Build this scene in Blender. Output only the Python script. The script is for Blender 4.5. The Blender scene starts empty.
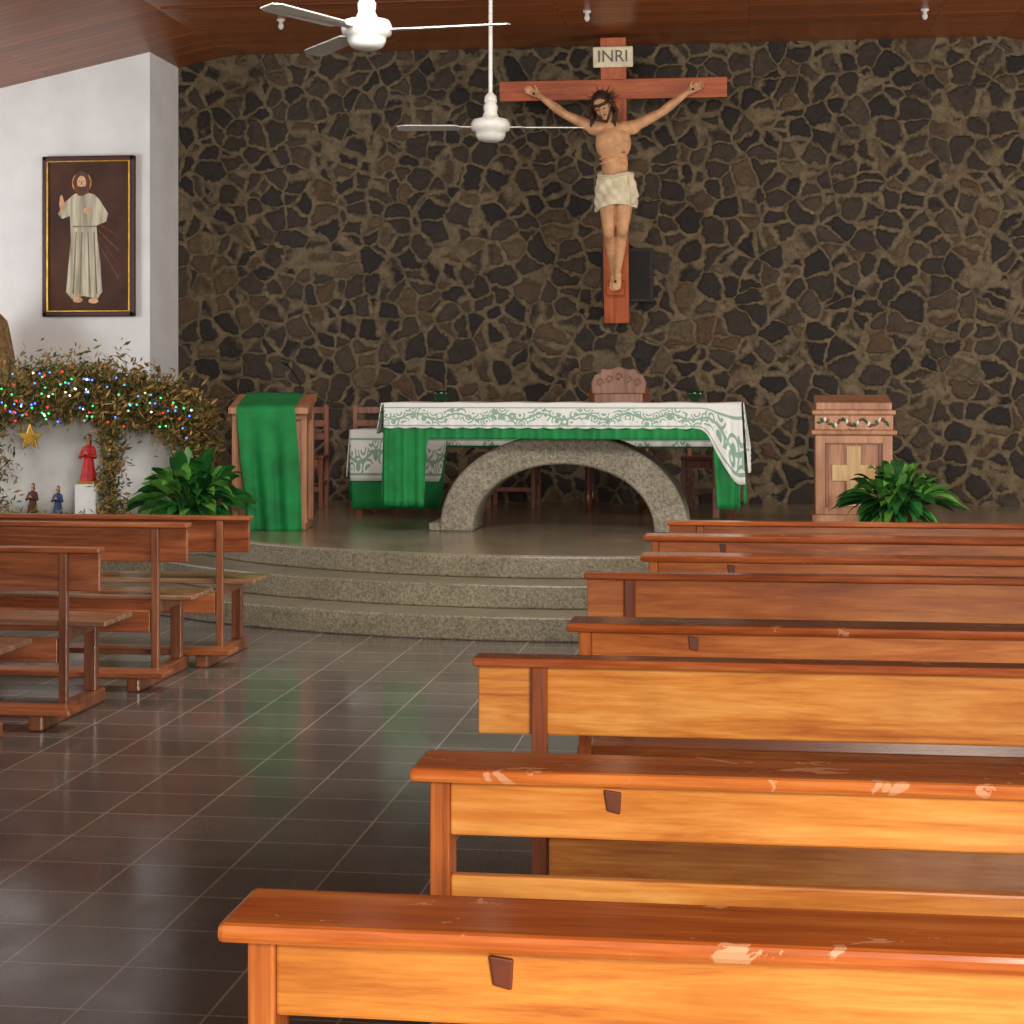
import bpy, bmesh, math, random
from mathutils import Vector, Matrix, Euler
random.seed(7)
scn = bpy.context.scene
D = bpy.data
pi = math.pi

# ------------------------------------------------------------ materials
def lin(c):
    o = []
    for v in c:
        v = v/255.0
        o.append(v/12.92 if v <= 0.04045 else ((v+0.055)/1.055)**2.4)
    return (o[0], o[1], o[2], 1.0)

class NT:
    def __init__(s, name):
        s.m = D.materials.new(name); s.m.use_nodes = True
        s.t = s.m.node_tree
        s.b = s.t.nodes["Principled BSDF"]
    def n(s, typ, **kw):
        nd = s.t.nodes.new(typ)
        for k, v in kw.items():
            if k.startswith("i_"):
                nd.inputs[k[2:].replace("_", " ")].default_value = v
            else:
                setattr(nd, k, v)
        return nd
    def l(s, a, b): s.t.links.new(a, b)
    def ramp(s, fac, stops, interp='LINEAR'):
        r = s.n('ShaderNodeValToRGB'); r.color_ramp.interpolation = interp
        e = r.color_ramp.elements
        while len(e) < len(stops): e.new(0.5)
        for i, (p, c) in enumerate(stops):
            e[i].position = p; e[i].color = lin(c)
        s.l(fac, r.inputs[0]); return r.outputs[0]
    def mix(s, fac, a, b, blend='MIX'):
        m = s.n('ShaderNodeMix', data_type='RGBA', blend_type=blend)
        for sock, v in ((m.inputs[0], fac), (m.inputs[6], a), (m.inputs[7], b)):
            if hasattr(v, 'links'): s.l(v, sock)
            else: sock.default_value = v
        return m.outputs[2]
    def math(s, op, a, b=None, clamp=False):
        m = s.n('ShaderNodeMath', operation=op, use_clamp=clamp)
        for i, v in enumerate((a, b)):
            if v is None: continue
            if hasattr(v, 'links'): s.l(v, m.inputs[i])
            else: m.inputs[i].default_value = v
        return m.outputs[0]
    def coord(s, out='Object', scale=(1, 1, 1), rnd=True):
        tc = s.n('ShaderNodeTexCoord'); mp = s.n('ShaderNodeMapping')
        mp.inputs['Scale'].default_value = scale
        s.l(tc.outputs[out], mp.inputs[0])
        if rnd:
            oi = s.n('ShaderNodeObjectInfo')
            c = s.n('ShaderNodeCombineXYZ')
            k = s.math('MULTIPLY', oi.outputs['Random'], 37.0)
            for i in range(3): s.l(k, c.inputs[i])
            s.l(c.outputs[0], mp.inputs['Location'])
        return mp.outputs[0]
    def noise(s, vec, scale, detail=4, rough=0.55, dist=0.0):
        n = s.n('ShaderNodeTexNoise')
        n.inputs['Scale'].default_value = scale; n.inputs['Detail'].default_value = detail
        n.inputs['Roughness'].default_value = rough; n.inputs['Distortion'].default_value = dist
        s.l(vec, n.inputs['Vector']); return n.outputs[0]
    def bump(s, h, strength=0.3, dist=0.01):
        b = s.n('ShaderNodeBump'); b.inputs['Strength'].default_value = strength
        b.inputs['Distance'].default_value = dist
        s.l(h, b.inputs['Height']); s.l(b.outputs[0], s.b.inputs['Normal'])
    def base(s, c):
        if hasattr(c, 'links'): s.l(c, s.b.inputs['Base Color'])
        else: s.b.inputs['Base Color'].default_value = c
    def set(s, **kw):
        for k, v in kw.items(): s.b.inputs[k.replace('_', ' ')].default_value = v

def flat(name, c, rough=0.6, var=0.15, scale=12, metal=0.0):
    t = NT(name); v = t.coord(rnd=True)
    nz = t.noise(v, scale)
    lo = tuple(max(0, x*(1-var)) for x in c); hi = tuple(min(255, x*(1+var)) for x in c)
    t.base(t.ramp(nz, [(0.3, lo), (0.7, hi)])); t.set(Roughness=rough, Metallic=metal)
    t.bump(nz, 0.08, 0.004)
    return t.m

def wood(name, dark, mid, light, axis=0, rough=0.28, wear=None, weart=0.62, coat=0.3, st=11):
    t = NT(name)
    sc = [st, st, st]; sc[axis] = 0.8
    v = t.coord(scale=tuple(sc))
    n1 = t.noise(v, 1.4, 6, 0.6, 1.0)
    n2 = t.noise(v, 8.0, 4, 0.65, 0.3)
    f = t.math('ADD', t.math('MULTIPLY', n1, 0.7), t.math('MULTIPLY', n2, 0.3))
    col = t.ramp(f, [(0.34, dark), (0.5, mid), (0.65, light)])
    v2 = t.coord(scale=(1, 1, 1))
    big = t.noise(v2, 1.9, 3)
    col = t.mix(0.5, col, t.ramp(big, [(0.32, (195, 170, 150)), (0.55, (255, 255, 255))]), 'MULTIPLY')
    if wear:
        w = t.noise(t.coord(scale=(1, 1.8, 1)), 7.0, 6, 0.62, 0.6)
        wf = t.ramp(w, [(weart, (0, 0, 0)), (weart+0.015, (255, 255, 255))])
        col = t.mix(t.math('MULTIPLY', wf, 0.7), col, lin(wear))
        rr = t.math('ADD', t.math('MULTIPLY', wf, 0.35), rough)
        t.l(rr, t.b.inputs['Roughness'])
    else:
        t.set(Roughness=rough)
    t.base(col); t.set(Coat_Weight=coat, Coat_Roughness=0.15)
    t.bump(f, 0.15, 0.004)
    return t.m

def stone_mat():
    t = NT('fieldstone_masonry'); v = t.coord(rnd=False)
    dn = t.n('ShaderNodeTexNoise'); dn.inputs['Scale'].default_value = 4.0; dn.inputs['Detail'].default_value = 4
    dn.inputs['Roughness'].default_value = 0.58
    t.l(v, dn.inputs['Vector'])
    add = t.n('ShaderNodeMixRGB', blend_type='LINEAR_LIGHT'); add.inputs[0].default_value = 0.11
    t.l(v, add.inputs[1]); t.l(dn.outputs[1], add.inputs[2])
    mp = t.n('ShaderNodeMapping'); mp.inputs['Scale'].default_value = (1, 0.0, 1.10)
    t.l(add.outputs[0], mp.inputs[0])
    def vor(feat, sc):
        a = t.n('ShaderNodeTexVoronoi', feature=feat); a.inputs['Scale'].default_value = sc
        a.inputs['Randomness'].default_value = 1.0
        t.l(mp.outputs[0], a.inputs['Vector']); return a
    e1 = vor('DISTANCE_TO_EDGE', 5.0); c1 = vor('F1', 5.0)
    rag = t.noise(v, 26, 5); wid = t.noise(v, 2.9, 3)
    ed = t.math('ADD', e1.outputs['Distance'], t.math('MULTIPLY', t.math('SUBTRACT', rag, 0.5), 0.13))
    ed = t.math('ADD', ed, t.math('MULTIPLY', t.math('SUBTRACT', wid, 0.5), 0.24))
    mask = t.ramp(ed, [(0.05, (0, 0, 0)), (0.11, (255, 255, 255))])
    sep = t.n('ShaderNodeSeparateColor'); t.l(c1.outputs['Color'], sep.inputs[0])
    sc = t.ramp(sep.outputs[0], [(0.0, (40, 34, 30)), (0.3, (56, 46, 39)), (0.55, (72, 59, 47)), (0.78, (84, 73, 60)), (0.92, (106, 80, 54)), (1.0, (118, 101, 76))])
    grain = t.noise(v, 13, 8, 0.8)
    sc = t.mix(0.9, sc, t.ramp(grain, [(0.3, (104, 100, 96)), (0.70, (255, 250, 240))]), 'MULTIPLY')
    mo = t.ramp(t.noise(v, 9, 6, 0.8), [(0.32, (72, 60, 43)), (0.7, (138, 119, 88))])
    t.base(t.mix(mask, mo, sc)); t.set(Roughness=0.55)
    h = t.math('ADD', t.math('MULTIPLY', t.ramp(ed, [(0.04, (0, 0, 0)), (0.15, (255, 255, 255))]), 0.7), t.math('MULTIPLY', grain, 1.0))
    t.bump(h, 0.9, 0.032)
    return t.m
M_stone = stone_mat()

def tile_mat():
    t = NT('polished_terrazzo_tile'); v = t.coord(rnd=False)
    b = t.n('ShaderNodeTexBrick', offset=0.0, squash=1.0)
    b.inputs['Scale'].default_value = 1.0; b.inputs['Brick Width'].default_value = 0.33
    b.inputs['Row Height'].default_value = 0.33; b.inputs['Mortar Size'].default_value = 0.004
    b.inputs['Mortar Smooth'].default_value = 0.1; b.inputs['Bias'].default_value = 0.0
    b.inputs['Color1'].default_value = lin((114, 107, 104)); b.inputs['Color2'].default_value = lin((130, 122, 118))
    b.inputs['Mortar'].default_value = lin((194, 184, 174))
    t.l(v, b.inputs['Vector'])
    sp = t.noise(v, 130, 3, 0.7)
    c = t.mix(0.5, b.outputs[0], t.ramp(sp, [(0.35, (130, 125, 120)), (0.65, (255, 250, 245))]), 'MULTIPLY')
    big = t.noise(v, 1.1, 4)
    t.base(t.mix(0.6, c, t.ramp(big, [(0.3, (150, 145, 140)), (0.7, (255, 255, 250))]), 'MULTIPLY'))
    r = t.math('ADD', t.math('MULTIPLY', t.noise(v, 3.0, 5), 0.24), 0.04)
    t.l(r, t.b.inputs['Roughness'])
    return t.m
M_tile = tile_mat()

def granite(name, a, b, rough, sc=60):
    t = NT(name); v = t.coord(rnd=False)
    n = t.noise(v, sc, 5, 0.75); n2 = t.noise(v, 3, 4)
    c = t.ramp(n, [(0.35, a), (0.62, b)])
    t.base(t.mix(0.5, c, t.ramp(n2, [(0.3, (160, 155, 145)), (0.7, (255, 255, 255))]), 'MULTIPLY'))
    t.set(Roughness=rough); t.bump(n, 0.25, 0.004)
    return t.m
M_step = granite('exposed_aggregate_step', (94, 87, 72), (164, 154, 130), 0.38, 60)
M_plat = granite('polished_platform_stone', (132, 120, 98), (172, 158, 132), 0.15, 60)
M_arch = granite('washed_granite_arch', (102, 97, 84), (178, 168, 148), 0.7, 55)

def plaster():
    t = NT('painted_white_plaster'); v = t.coord(rnd=False)
    n = t.noise(v, 2.2, 6, 0.6)
    t.base(t.ramp(n, [(0.3, (218, 217, 216)), (0.7, (236, 235, 234))])); t.set(Roughness=0.7)
    t.bump(t.noise(v, 40, 3), 0.15, 0.004); return t.m
M_white = plaster()

def ceil_mat():
    t = NT('varnished_wood_ceiling'); v = t.coord(rnd=False)
    b = t.n('ShaderNodeTexBrick', offset=0.5)
    b.inputs['Scale'].default_value = 1.0; b.inputs['Brick Width'].default_value = 3.2
    b.inputs['Row Height'].default_value = 0.13; b.inputs['Mortar Size'].default_value = 0.005
    b.inputs['Color1'].default_value = lin((168, 92, 40)); b.inputs['Color2'].default_value = lin((140, 74, 32))
    b.inputs['Mortar'].default_value = lin((60, 28, 14))
    t.l(v, b.inputs['Vector'])
    g = t.noise(t.coord(scale=(1, 14, 1), rnd=False), 3, 4)
    t.base(t.mix(0.55, b.outputs[0], t.ramp(g, [(0.3, (150, 140, 130)), (0.7, (255, 255, 255))]), 'MULTIPLY'))
    t.set(Roughness=0.35); return t.m
M_ceil = ceil_mat()

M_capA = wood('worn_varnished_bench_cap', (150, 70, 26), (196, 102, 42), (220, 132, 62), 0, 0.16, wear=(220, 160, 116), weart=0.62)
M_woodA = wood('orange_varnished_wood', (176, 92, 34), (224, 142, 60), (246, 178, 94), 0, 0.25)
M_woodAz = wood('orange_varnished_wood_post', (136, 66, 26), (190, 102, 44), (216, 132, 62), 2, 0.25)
M_woodDim = wood('dimmed_varnished_wood', (142, 68, 26), (192, 108, 50), (220, 142, 74), 0, 0.25)  # darker, redder copy for far benches, light falloff put into the colour
M_capDim = wood('dimmed_bench_cap', (118, 52, 22), (168, 84, 38), (198, 114, 58), 0, 0.18, wear=(196, 136, 100), weart=0.64)  # darker cap copy with worn patches; far benches take it for weaker light
M_woodB = wood('red_brown_varnished_wood', (104, 42, 18), (158, 76, 32), (186, 104, 50), 0, 0.25)
M_woodBz = wood('red_brown_post_wood', (92, 42, 20), (140, 70, 34), (164, 92, 46), 2, 0.3)
M_woodL = wood('old_brown_bench_wood', (108, 52, 28), (158, 88, 50), (186, 114, 68), 0, 0.3)
M_woodLz = wood('old_brown_bench_post', (96, 50, 30), (138, 82, 52), (164, 106, 70), 2, 0.35)
M_seatL = wood('pale_sheen_bench_seat', (116, 76, 56), (150, 108, 82), (180, 142, 114), 0, 0.22)  # paler grey seat top: floor reflection put into the colour
M_dark = flat('dark_mortise_wood', (104, 44, 16), 0.5)
M_frame = flat('dark_frame_wood', (64, 30, 18), 0.5)
M_cross = wood('cross_timber', (134, 56, 22), (176, 84, 36), (194, 104, 50), 2, 0.55, coat=0)
M_crossx = wood('cross_timber_arm', (134, 56, 22), (176, 84, 36), (194, 104, 50), 0, 0.55, coat=0)
M_cab = wood('carved_cedar', (140, 94, 66), (182, 128, 94), (198, 150, 114), 2, 0.45, coat=0.1)
M_cabl = wood('light_panel_wood', (190, 150, 100), (210, 174, 124), (224, 194, 146), 2, 0.5, coat=0.05)
M_chair = wood('dark_chair_wood', (90, 48, 30), (130, 72, 48), (154, 96, 66), 2, 0.35)
M_chairt = wood('carved_chair_wood', (118, 80, 66), (156, 112, 94), (180, 138, 116), 2, 0.5, coat=0.1)
M_green = flat('green_altar_cloth', (6, 122, 58), 0.75, 0.16, 5)
M_whitec = flat('white_linen', (228, 228, 225), 0.8, 0.04, 6)
M_fan = flat('white_enamel', (204, 202, 194), 0.4, 0.05)
M_blade = flat('fan_blade_paint', (178, 176, 170), 0.4, 0.05)
M_black = flat('black_metal', (22, 22, 22), 0.4)
M_speaker = flat('dark_grey_cabinet', (46, 42, 40), 0.8)
M_grille = flat('speaker_cloth', (36, 33, 31), 0.9)
M_skin = flat('painted_skin', (202, 150, 106), 0.55, 0.14, 9)
M_hair = flat('dark_brown_hair', (52, 30, 18), 0.6, 0.35, 30)
M_thorn = flat('thorn_crown', (70, 50, 24), 0.7, 0.3, 30)
M_loin = flat('cream_loincloth', (220, 206, 174), 0.8, 0.08, 10)
M_blood = flat('painted_blood', (140, 50, 34), 0.5)
M_red = flat('red_robe', (196, 36, 38), 0.6)
M_blue = flat('blue_robe', (40, 62, 110), 0.6)
M_gold = flat('gold_paint', (206, 160, 60), 0.3, 0.2, 12, 0.6)
M_terra = flat('terracotta', (92, 56, 40), 0.7)
M_soil = flat('soil', (40, 28, 20), 0.9)
M_leaf = flat('leaf_green', (30, 80, 34), 0.35, 0.4, 6)
M_leaf2 = flat('leaf_light_green', (86, 138, 58), 0.35, 0.3, 6)
M_stem = flat('stem_green', (60, 96, 40), 0.5)
M_moss = [flat('dry_moss_a', (146, 116, 58), 0.9, 0.3), flat('dry_moss_b', (104, 100, 50), 0.9, 0.3), flat('dry_moss_c', (176, 142, 88), 0.9, 0.3), flat('dry_moss_d', (60, 76, 40), 0.9, 0.3)]
M_straw = flat('straw', (132, 104, 66), 0.85, 0.35, 25)
def glow(name, c, s):
    t = NT(name); t.base(lin(c)); t.b.inputs['Emission Color'].default_value = lin(c)
    t.b.inputs['Emission Strength'].default_value = s; return t.m
M_bulbs = [glow('bulb_red', (255, 40, 40), 2.5), glow('bulb_blue', (70, 120, 255), 3), glow('bulb_green', (60, 230, 130), 2.5), glow('bulb_white', (255, 250, 230), 3)]
M_wire = flat('green_wire', (20, 50, 30), 0.6)
gl = NT('green_votive_glass'); gl.base(lin((8, 62, 30))); gl.set(Roughness=0.08, Transmission_Weight=0.4); M_glass = gl.m

def lace_mat():
    t = NT('white_lace_with_green_print')
    uv = t.coord('UV', rnd=False)
    sx = t.n('ShaderNodeSeparateXYZ'); t.l(uv, sx.inputs[0])
    v = sx.outputs[1]
    w = t.n('ShaderNodeTexVoronoi', feature='F1'); w.inputs['Scale'].default_value = 15; w.inputs['Randomness'].default_value = 0.8
    t.l(uv, w.inputs['Vector'])
    r = t.math('SINE', t.math('MULTIPLY', w.outputs['Distance'], 22.0))
    pat = t.math('GREATER_THAN', r, 0.15)
    u = sx.outputs[0]
    wave = t.math('ADD', t.math('MULTIPLY', t.math('SINE', t.math('MULTIPLY', u, 20.0)), 0.022), 0.10)
    band = t.math('LESS_THAN', t.math('ABSOLUTE', t.math('SUBTRACT', v, wave)), 0.045)
    vine = t.math('LESS_THAN', t.math('ABSOLUTE', t.math('SUBTRACT', v, wave)), 0.007)
    f = t.math('MAXIMUM', t.math('MULTIPLY', pat, band), vine)
    line = t.math('LESS_THAN', t.math('ABSOLUTE', t.math('SUBTRACT', v, 0.168)), 0.005)
    line2 = t.math('LESS_THAN', t.math('ABSOLUTE', t.math('SUBTRACT', v, 0.035)), 0.004)
    f = t.math('MAXIMUM', t.math('MAXIMUM', f, line), line2)
    t.base(t.mix(t.math('MULTIPLY', f, 0.68), lin((226, 228, 224)), lin((40, 130, 90)))); t.set(Roughness=0.85)
    return t.m
M_lace = lace_mat()

# ------------------------------------------------------------ geometry helpers
def link(o, parent=None):
    scn.collection.objects.link(o)
    if parent is not None: o.parent = parent
    return o
def empty(name, loc=(0, 0, 0), rot=(0, 0, 0)):
    e = D.objects.new(name, None); e.location = loc; e.rotation_euler = rot
    e.empty_display_size = 0.1
    return link(e)
def obj(name, verts, faces, mats, parent=None, smooth=False, fm=None, uvs=None):
    me = D.meshes.new(name); me.from_pydata(verts, [], faces)
    for m in (mats if isinstance(mats, list) else [mats]): me.materials.append(m)
    if fm: me.polygons.foreach_set('material_index', fm)
    if smooth: me.polygons.foreach_set('use_smooth', [True]*len(me.polygons))
    if uvs:
        ul = me.uv_layers.new(name='UVMap')
        for p in me.polygons:
            for li in p.loop_indices:
                ul.data[li].uv = uvs[me.loops[li].vertex_index]
    me.update(); me.validate()
    return link(D.objects.new(name, me), parent)
def bmobj(name, bm, mats, parent=None, smooth=False):
    me = D.meshes.new(name); bm.to_mesh(me); bm.free()
    for m in (mats if isinstance(mats, list) else [mats]): me.materials.append(m)
    if smooth: me.polygons.foreach_set('use_smooth', [True]*len(me.polygons))
    return link(D.objects.new(name, me), parent)
def box(name, x, y, z, mat, parent=None, bev=0.004):
    x = sorted(x); y = sorted(y); z = sorted(z)
    bm = bmesh.new()
    bmesh.ops.create_cube(bm, size=1, matrix=Matrix.Translation(((x[0]+x[1])/2, (y[0]+y[1])/2, (z[0]+z[1])/2)) @ Matrix.Diagonal((x[1]-x[0], y[1]-y[0], z[1]-z[0], 1)))
    if bev: bmesh.ops.bevel(bm, geom=bm.edges[:], offset=bev, segments=2, affect='EDGES', profile=0.5)
    return bmobj(name, bm, mat, parent)
def prism(name, pts, y0, y1, mat, parent=None, bev=0, axis='y'):
    n = len(pts)
    if axis == 'y': V = [(p[0], y0, p[1]) for p in pts]+[(p[0], y1, p[1]) for p in pts]
    elif axis == 'z': V = [(p[0], p[1], y0) for p in pts]+[(p[0], p[1], y1) for p in pts]
    else: V = [(y0, p[0], p[1]) for p in pts]+[(y1, p[0], p[1]) for p in pts]
    F = [list(range(n)), list(range(2*n-1, n-1, -1))]+[[i, (i+1) % n+0, (i+1) % n+n, i+n] for i in range(n)]
    o = obj(name, V, F, mat, parent)
    bm = bmesh.new(); bm.from_mesh(o.data); bmesh.ops.recalc_face_normals(bm, faces=bm.faces[:]); bm.to_mesh(o.data); bm.free()
    if bev:
        m = o.modifiers.new('bev', 'BEVEL'); m.width = bev; m.segments = 2
    return o
def lathe(name, prof, mat, parent=None, seg=32, loc=(0, 0, 0)):
    V = []; F = []; n = len(prof)
    for i in range(seg):
        a = 2*pi*i/seg
        for r, z in prof: V.append((loc[0]+r*math.cos(a), loc[1]+r*math.sin(a), loc[2]+z))
    for i in range(seg):
        j = (i+1) % seg
        for k in range(n-1): F.append([i*n+k, j*n+k, j*n+k+1, i*n+k+1])
    return obj(name, V, F, mat, parent, True)
def sheet(name, fn, nu, nv, mat, parent=None, uvf=None, thick=0.004):
    V = []; U = []
    for j in range(nv+1):
        for i in range(nu+1):
            a = i/nu; b = j/nv
            V.append(fn(a, b)); U.append(uvf(a, b) if uvf else (a, b))
    F = [[j*(nu+1)+i, j*(nu+1)+i+1, (j+1)*(nu+1)+i+1, (j+1)*(nu+1)+i] for j in range(nv) for i in range(nu)]
    o = obj(name, V, F, mat, parent, True, uvs=U)
    if thick:
        m = o.modifiers.new('sol', 'SOLIDIFY'); m.thickness = thick; m.offset = 0
    return o
def cap(bm, p0, p1, r0, r1, seg=14):
    p0 = Vector(p0); p1 = Vector(p1); d = p1-p0; L = d.length
    if L > 1e-5:
        q = d.to_track_quat('Z', 'Y').to_matrix().to_4x4()
        bmesh.ops.create_cone(bm, cap_ends=True, segments=seg, radius1=r0, radius2=r1, depth=L, matrix=Matrix.Translation((p0+p1)/2) @ q)
    for p, r in ((p0, r0), (p1, r1)):
        bmesh.ops.create_icosphere(bm, subdivisions=2, radius=r*1.0, matrix=Matrix.Translation(p))
def ell(bm, c, r, rot=(0, 0, 0), sub=3):
    bmesh.ops.create_icosphere(bm, subdivisions=sub, radius=1.0, matrix=Matrix.Translation(c) @ Euler(rot).to_matrix().to_4x4() @ Matrix.Diagonal((r[0], r[1], r[2], 1)))
def remesh(name, bm, mat, parent, vox=0.008, sm=3):
    o = bmobj(name, bm, mat, parent, True)
    m = o.modifiers.new('rm', 'REMESH'); m.mode = 'VOXEL'; m.voxel_size = vox; m.use_smooth_shade = True
    if sm:
        s = o.modifiers.new('sm', 'SMOOTH'); s.factor = 0.5; s.iterations = sm
    return o
def tube(name, pts, r, mat, parent=None):
    cu = D.curves.new(name, 'CURVE'); cu.dimensions = '3D'; cu.bevel_depth = r; cu.bevel_resolution = 3
    s = cu.splines.new('POLY'); s.points.add(len(pts)-1)
    for i, p in enumerate(pts): s.points[i].co = (p[0], p[1], p[2], 1)
    cu.materials.append(mat)
    return link(D.objects.new(name, cu), parent)

# ------------------------------------------------------------ room shell
ZC = 4.72
PW = 15.97
PXE = -5.46
box('floor', (-9.5, 6.8), (-4, 17.2), (-0.1, 0), M_tile, bev=0)
box('wall_front', (PXE-0.3, 6.8), (16.8, 17.1), (0, 4.85), M_stone, bev=0)
prism('wall_front_plaster', [(-9.5, 0), (PXE, 0), (PXE, 4.62), (-9.5, 3.77)], PW, 16.8, M_white)
def slab(name, p):
    V = [tuple(q) for q in p]+[(q[0], q[1], q[2]+0.08) for q in p]
    return obj(name, V, [[0, 1, 2, 3], [7, 6, 5, 4], [0, 4, 5, 1], [1, 5, 6, 2], [2, 6, 7, 3], [3, 7, 4, 0]], M_ceil)
slab('ceiling', [(-4.94, -4, ZC), (-4.94, 17.1, ZC), (2.26, 17.1, ZC), (2.26, -4, ZC)])
sl = 0.21
slab('ceiling_slope_left', [(-9.5, -4, ZC-sl*4.56), (-9.5, 17.1, ZC-sl*4.56), (-4.94, 17.1, ZC), (-4.94, -4, ZC)])
slab('ceiling_slope_right', [(2.26, -4, ZC), (2.26, 17.1, ZC), (6.8, 17.1, ZC-sl*4.54), (6.8, -4, ZC-sl*4.54)])
for i, y in enumerate((14.6, 11, 7.4, 3.8)):
    box('trim_%d' % (i+2), (-4.9, 2.22), (y, y+0.012), (ZC-0.012, ZC), M_dark, bev=0)
for nm, x0, x1 in (('wall_left', -9.5, -9.3), ('wall_right', 6.6, 6.8)):
    e = empty(nm)
    box('parapet', (x0, x1), (-4, PW-0.01 if x0 < 0 else 16.79), (0, 1.0), M_white, e, 0)
    for k in range(6):
        box('column_%d' % (k+1), (x0, x1), (-3.9+3.8*k, -3.55+3.8*k), (1.0, 3.75), M_white, e, 0)

def plat(name, R, yf, z0, z1, mat, ycc=14.95, xc=-1.3):
    a0 = math.asin((ycc-yf)/R)
    pts = [(PXE+0.01, 16.79), (PXE+0.01, PW-0.01), (-9.29, PW-0.01), (-9.29, yf)]
    n = 48
    for i in range(n+1):
        a = pi+a0+(pi-2*a0)*i/n
        pts.append((xc+R*math.cos(a), ycc+R*math.sin(a)))
    pts += [(6.59, yf), (6.59, 16.79)]
    return prism(name, pts, z0, z1, mat, axis='z', bev=0.012)
e = empty('altar_platform')
for o in (plat('lower_step', 4.18, 12.05, 0.0, 0.15, M_step), plat('middle_step', 3.80, 12.43, 0.15, 0.30, M_step),
          plat('upper_step', 3.42, 12.80, 0.30, 0.445, M_step), plat('platform_top', 3.40, 12.82, 0.445, 0.45, M_plat)):
    o.parent = e
    if o.name == 'platform_top': o.modifiers.clear()
PZ = 0.45

# ------------------------------------------------------------ benches
def bench(X, Y, L, typ, s=1, kneel=False, H=0.82):
    e = empty('church_bench', (X, Y, 0), (0, 0, random.uniform(-0.006, 0.006)))
    def bx(n, x, y, z, m, b=0.005): box(n, (x[0]*s, x[1]*s), y, z, m, e, b)
    if typ == 'A':
        far = Y > 5
        WA = M_woodDim if far else M_woodA; CA = M_capDim if far else M_capA  # far benches use dimmer copies: light falling off with distance, set by colour
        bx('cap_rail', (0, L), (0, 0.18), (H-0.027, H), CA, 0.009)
        for k, x in enumerate((0.034, L*0.36, L*0.68, L-0.08)):
            bx('post_%d' % (k+1), (x, x+0.038), ((0.03, 0.11) if k in (0, 3) else (0.066, 0.12)), (0, H-0.027), M_woodAz)
            bx('front_leg_%d' % (k+1), (x, x+0.045), (0.44, 0.49), (0, 0.42), M_woodAz)
            bx('side_rail_%d' % (k+1), (x+0.005, x+0.04), (0.11, 0.44), (0.36, 0.42), M_woodBz)
            bx('stretcher_%d' % (k+1), (x+0.005, x+0.04), (0.11, 0.44), (0.08, 0.13), M_woodBz)
        bx('back_plank', (0.072, L-0.08), (0.035, 0.065), (H-0.130, H-0.027), WA)
        bx('lower_back_rail', (0.072, L-0.08), (0.04, 0.066), (0.54, 0.635), WA)
        for k, x in enumerate((0.36, L-0.6)):
            prism('mortise_patch_%d' % (k+1), [((x+dx)*s, H-dz) for dx, dz in ((0, 0.036), (0.032, 0.040), (0.030, 0.080), (0.006, 0.074))], 0.027, 0.05, M_dark, e, 0.002)  # dark block in place of the shaded mortise hole
        bx('seat', (0.02, L-0.02), (0.13, 0.50), (0.42, 0.45), WA, 0.008)
        bx('seat_apron', (0.1, L-0.1), (0.455, 0.48), (0.34, 0.42), M_woodB)
    else:
        W, Wz, S = (M_woodL, M_woodLz, M_seatL) if kneel else (M_woodB, M_woodBz, M_woodB)
        if kneel: W2 = W
        else: W2 = M_woodDim if Y > 5 else M_woodA
        bx('cap_rail', (0, L), (-0.005, 0.085), (H-0.024, H), M_capDim if not kneel else W, 0.006)
        bx('back_plank', (0.01, L-0.01), (0.035, 0.062), (H-0.205, H-0.024), W2)
        for k, x in enumerate((0.155, L*0.5, L-0.22)):
            bx('post_%d' % (k+1), (x, x+0.04), (-0.0, 0.035), (0.07, H-0.024), Wz)
            bx('front_leg_%d' % (k+1), (x, x+0.06), (0.37, 0.42), (0.07, 0.42), Wz)
            bx('foot_runner_%d' % (k+1), (x-0.005, x+0.065), (-0.30 if kneel else -0.06, 0.50), (0, 0.07), Wz, 0.01)
            bx('seat_bearer_%d' % (k+1), (x+0.01, x+0.05), (0.035, 0.40), (0.36, 0.42), Wz)
        bx('seat_board_1', (0, L), (0.08, 0.26), (0.42, 0.445), S)
        bx('seat_board_2', (0, L), (0.27, 0.46), (0.42, 0.445), S)
        bx('lower_board', (0.20, L-0.225), (0.0, 0.028), (0.26, 0.375), W2)
        if kneel:
            bx('kneeler_board', (0.02, L-0.02), (-0.32, -0.14), (0.072, 0.10), W, 0.006)
    return e
for X, Y, t in ((-0.697, 2.30, 'A'), (-0.625, 3.28, 'A'), (-0.715, 4.64, 'B'), (-0.54, 5.34, 'A'), (-0.62, 6.78, 'B'),
                (-0.45, 7.50, 'A'), (-0.50, 8.60, 'A'), (-0.43, 9.55, 'B')):
    bench(X, Y, 4.2, t, 1, H=0.84 if Y < 8 else 0.83)
for X, Y, h in ((-3.10, 7.05, 0.80), (-2.98, 8.00, 0.795), (-2.895, 9.05, 0.83), (-2.785, 9.84, 0.81)):
    bench(X, Y, 4.0, 'B', -1, True, H=h)

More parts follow.
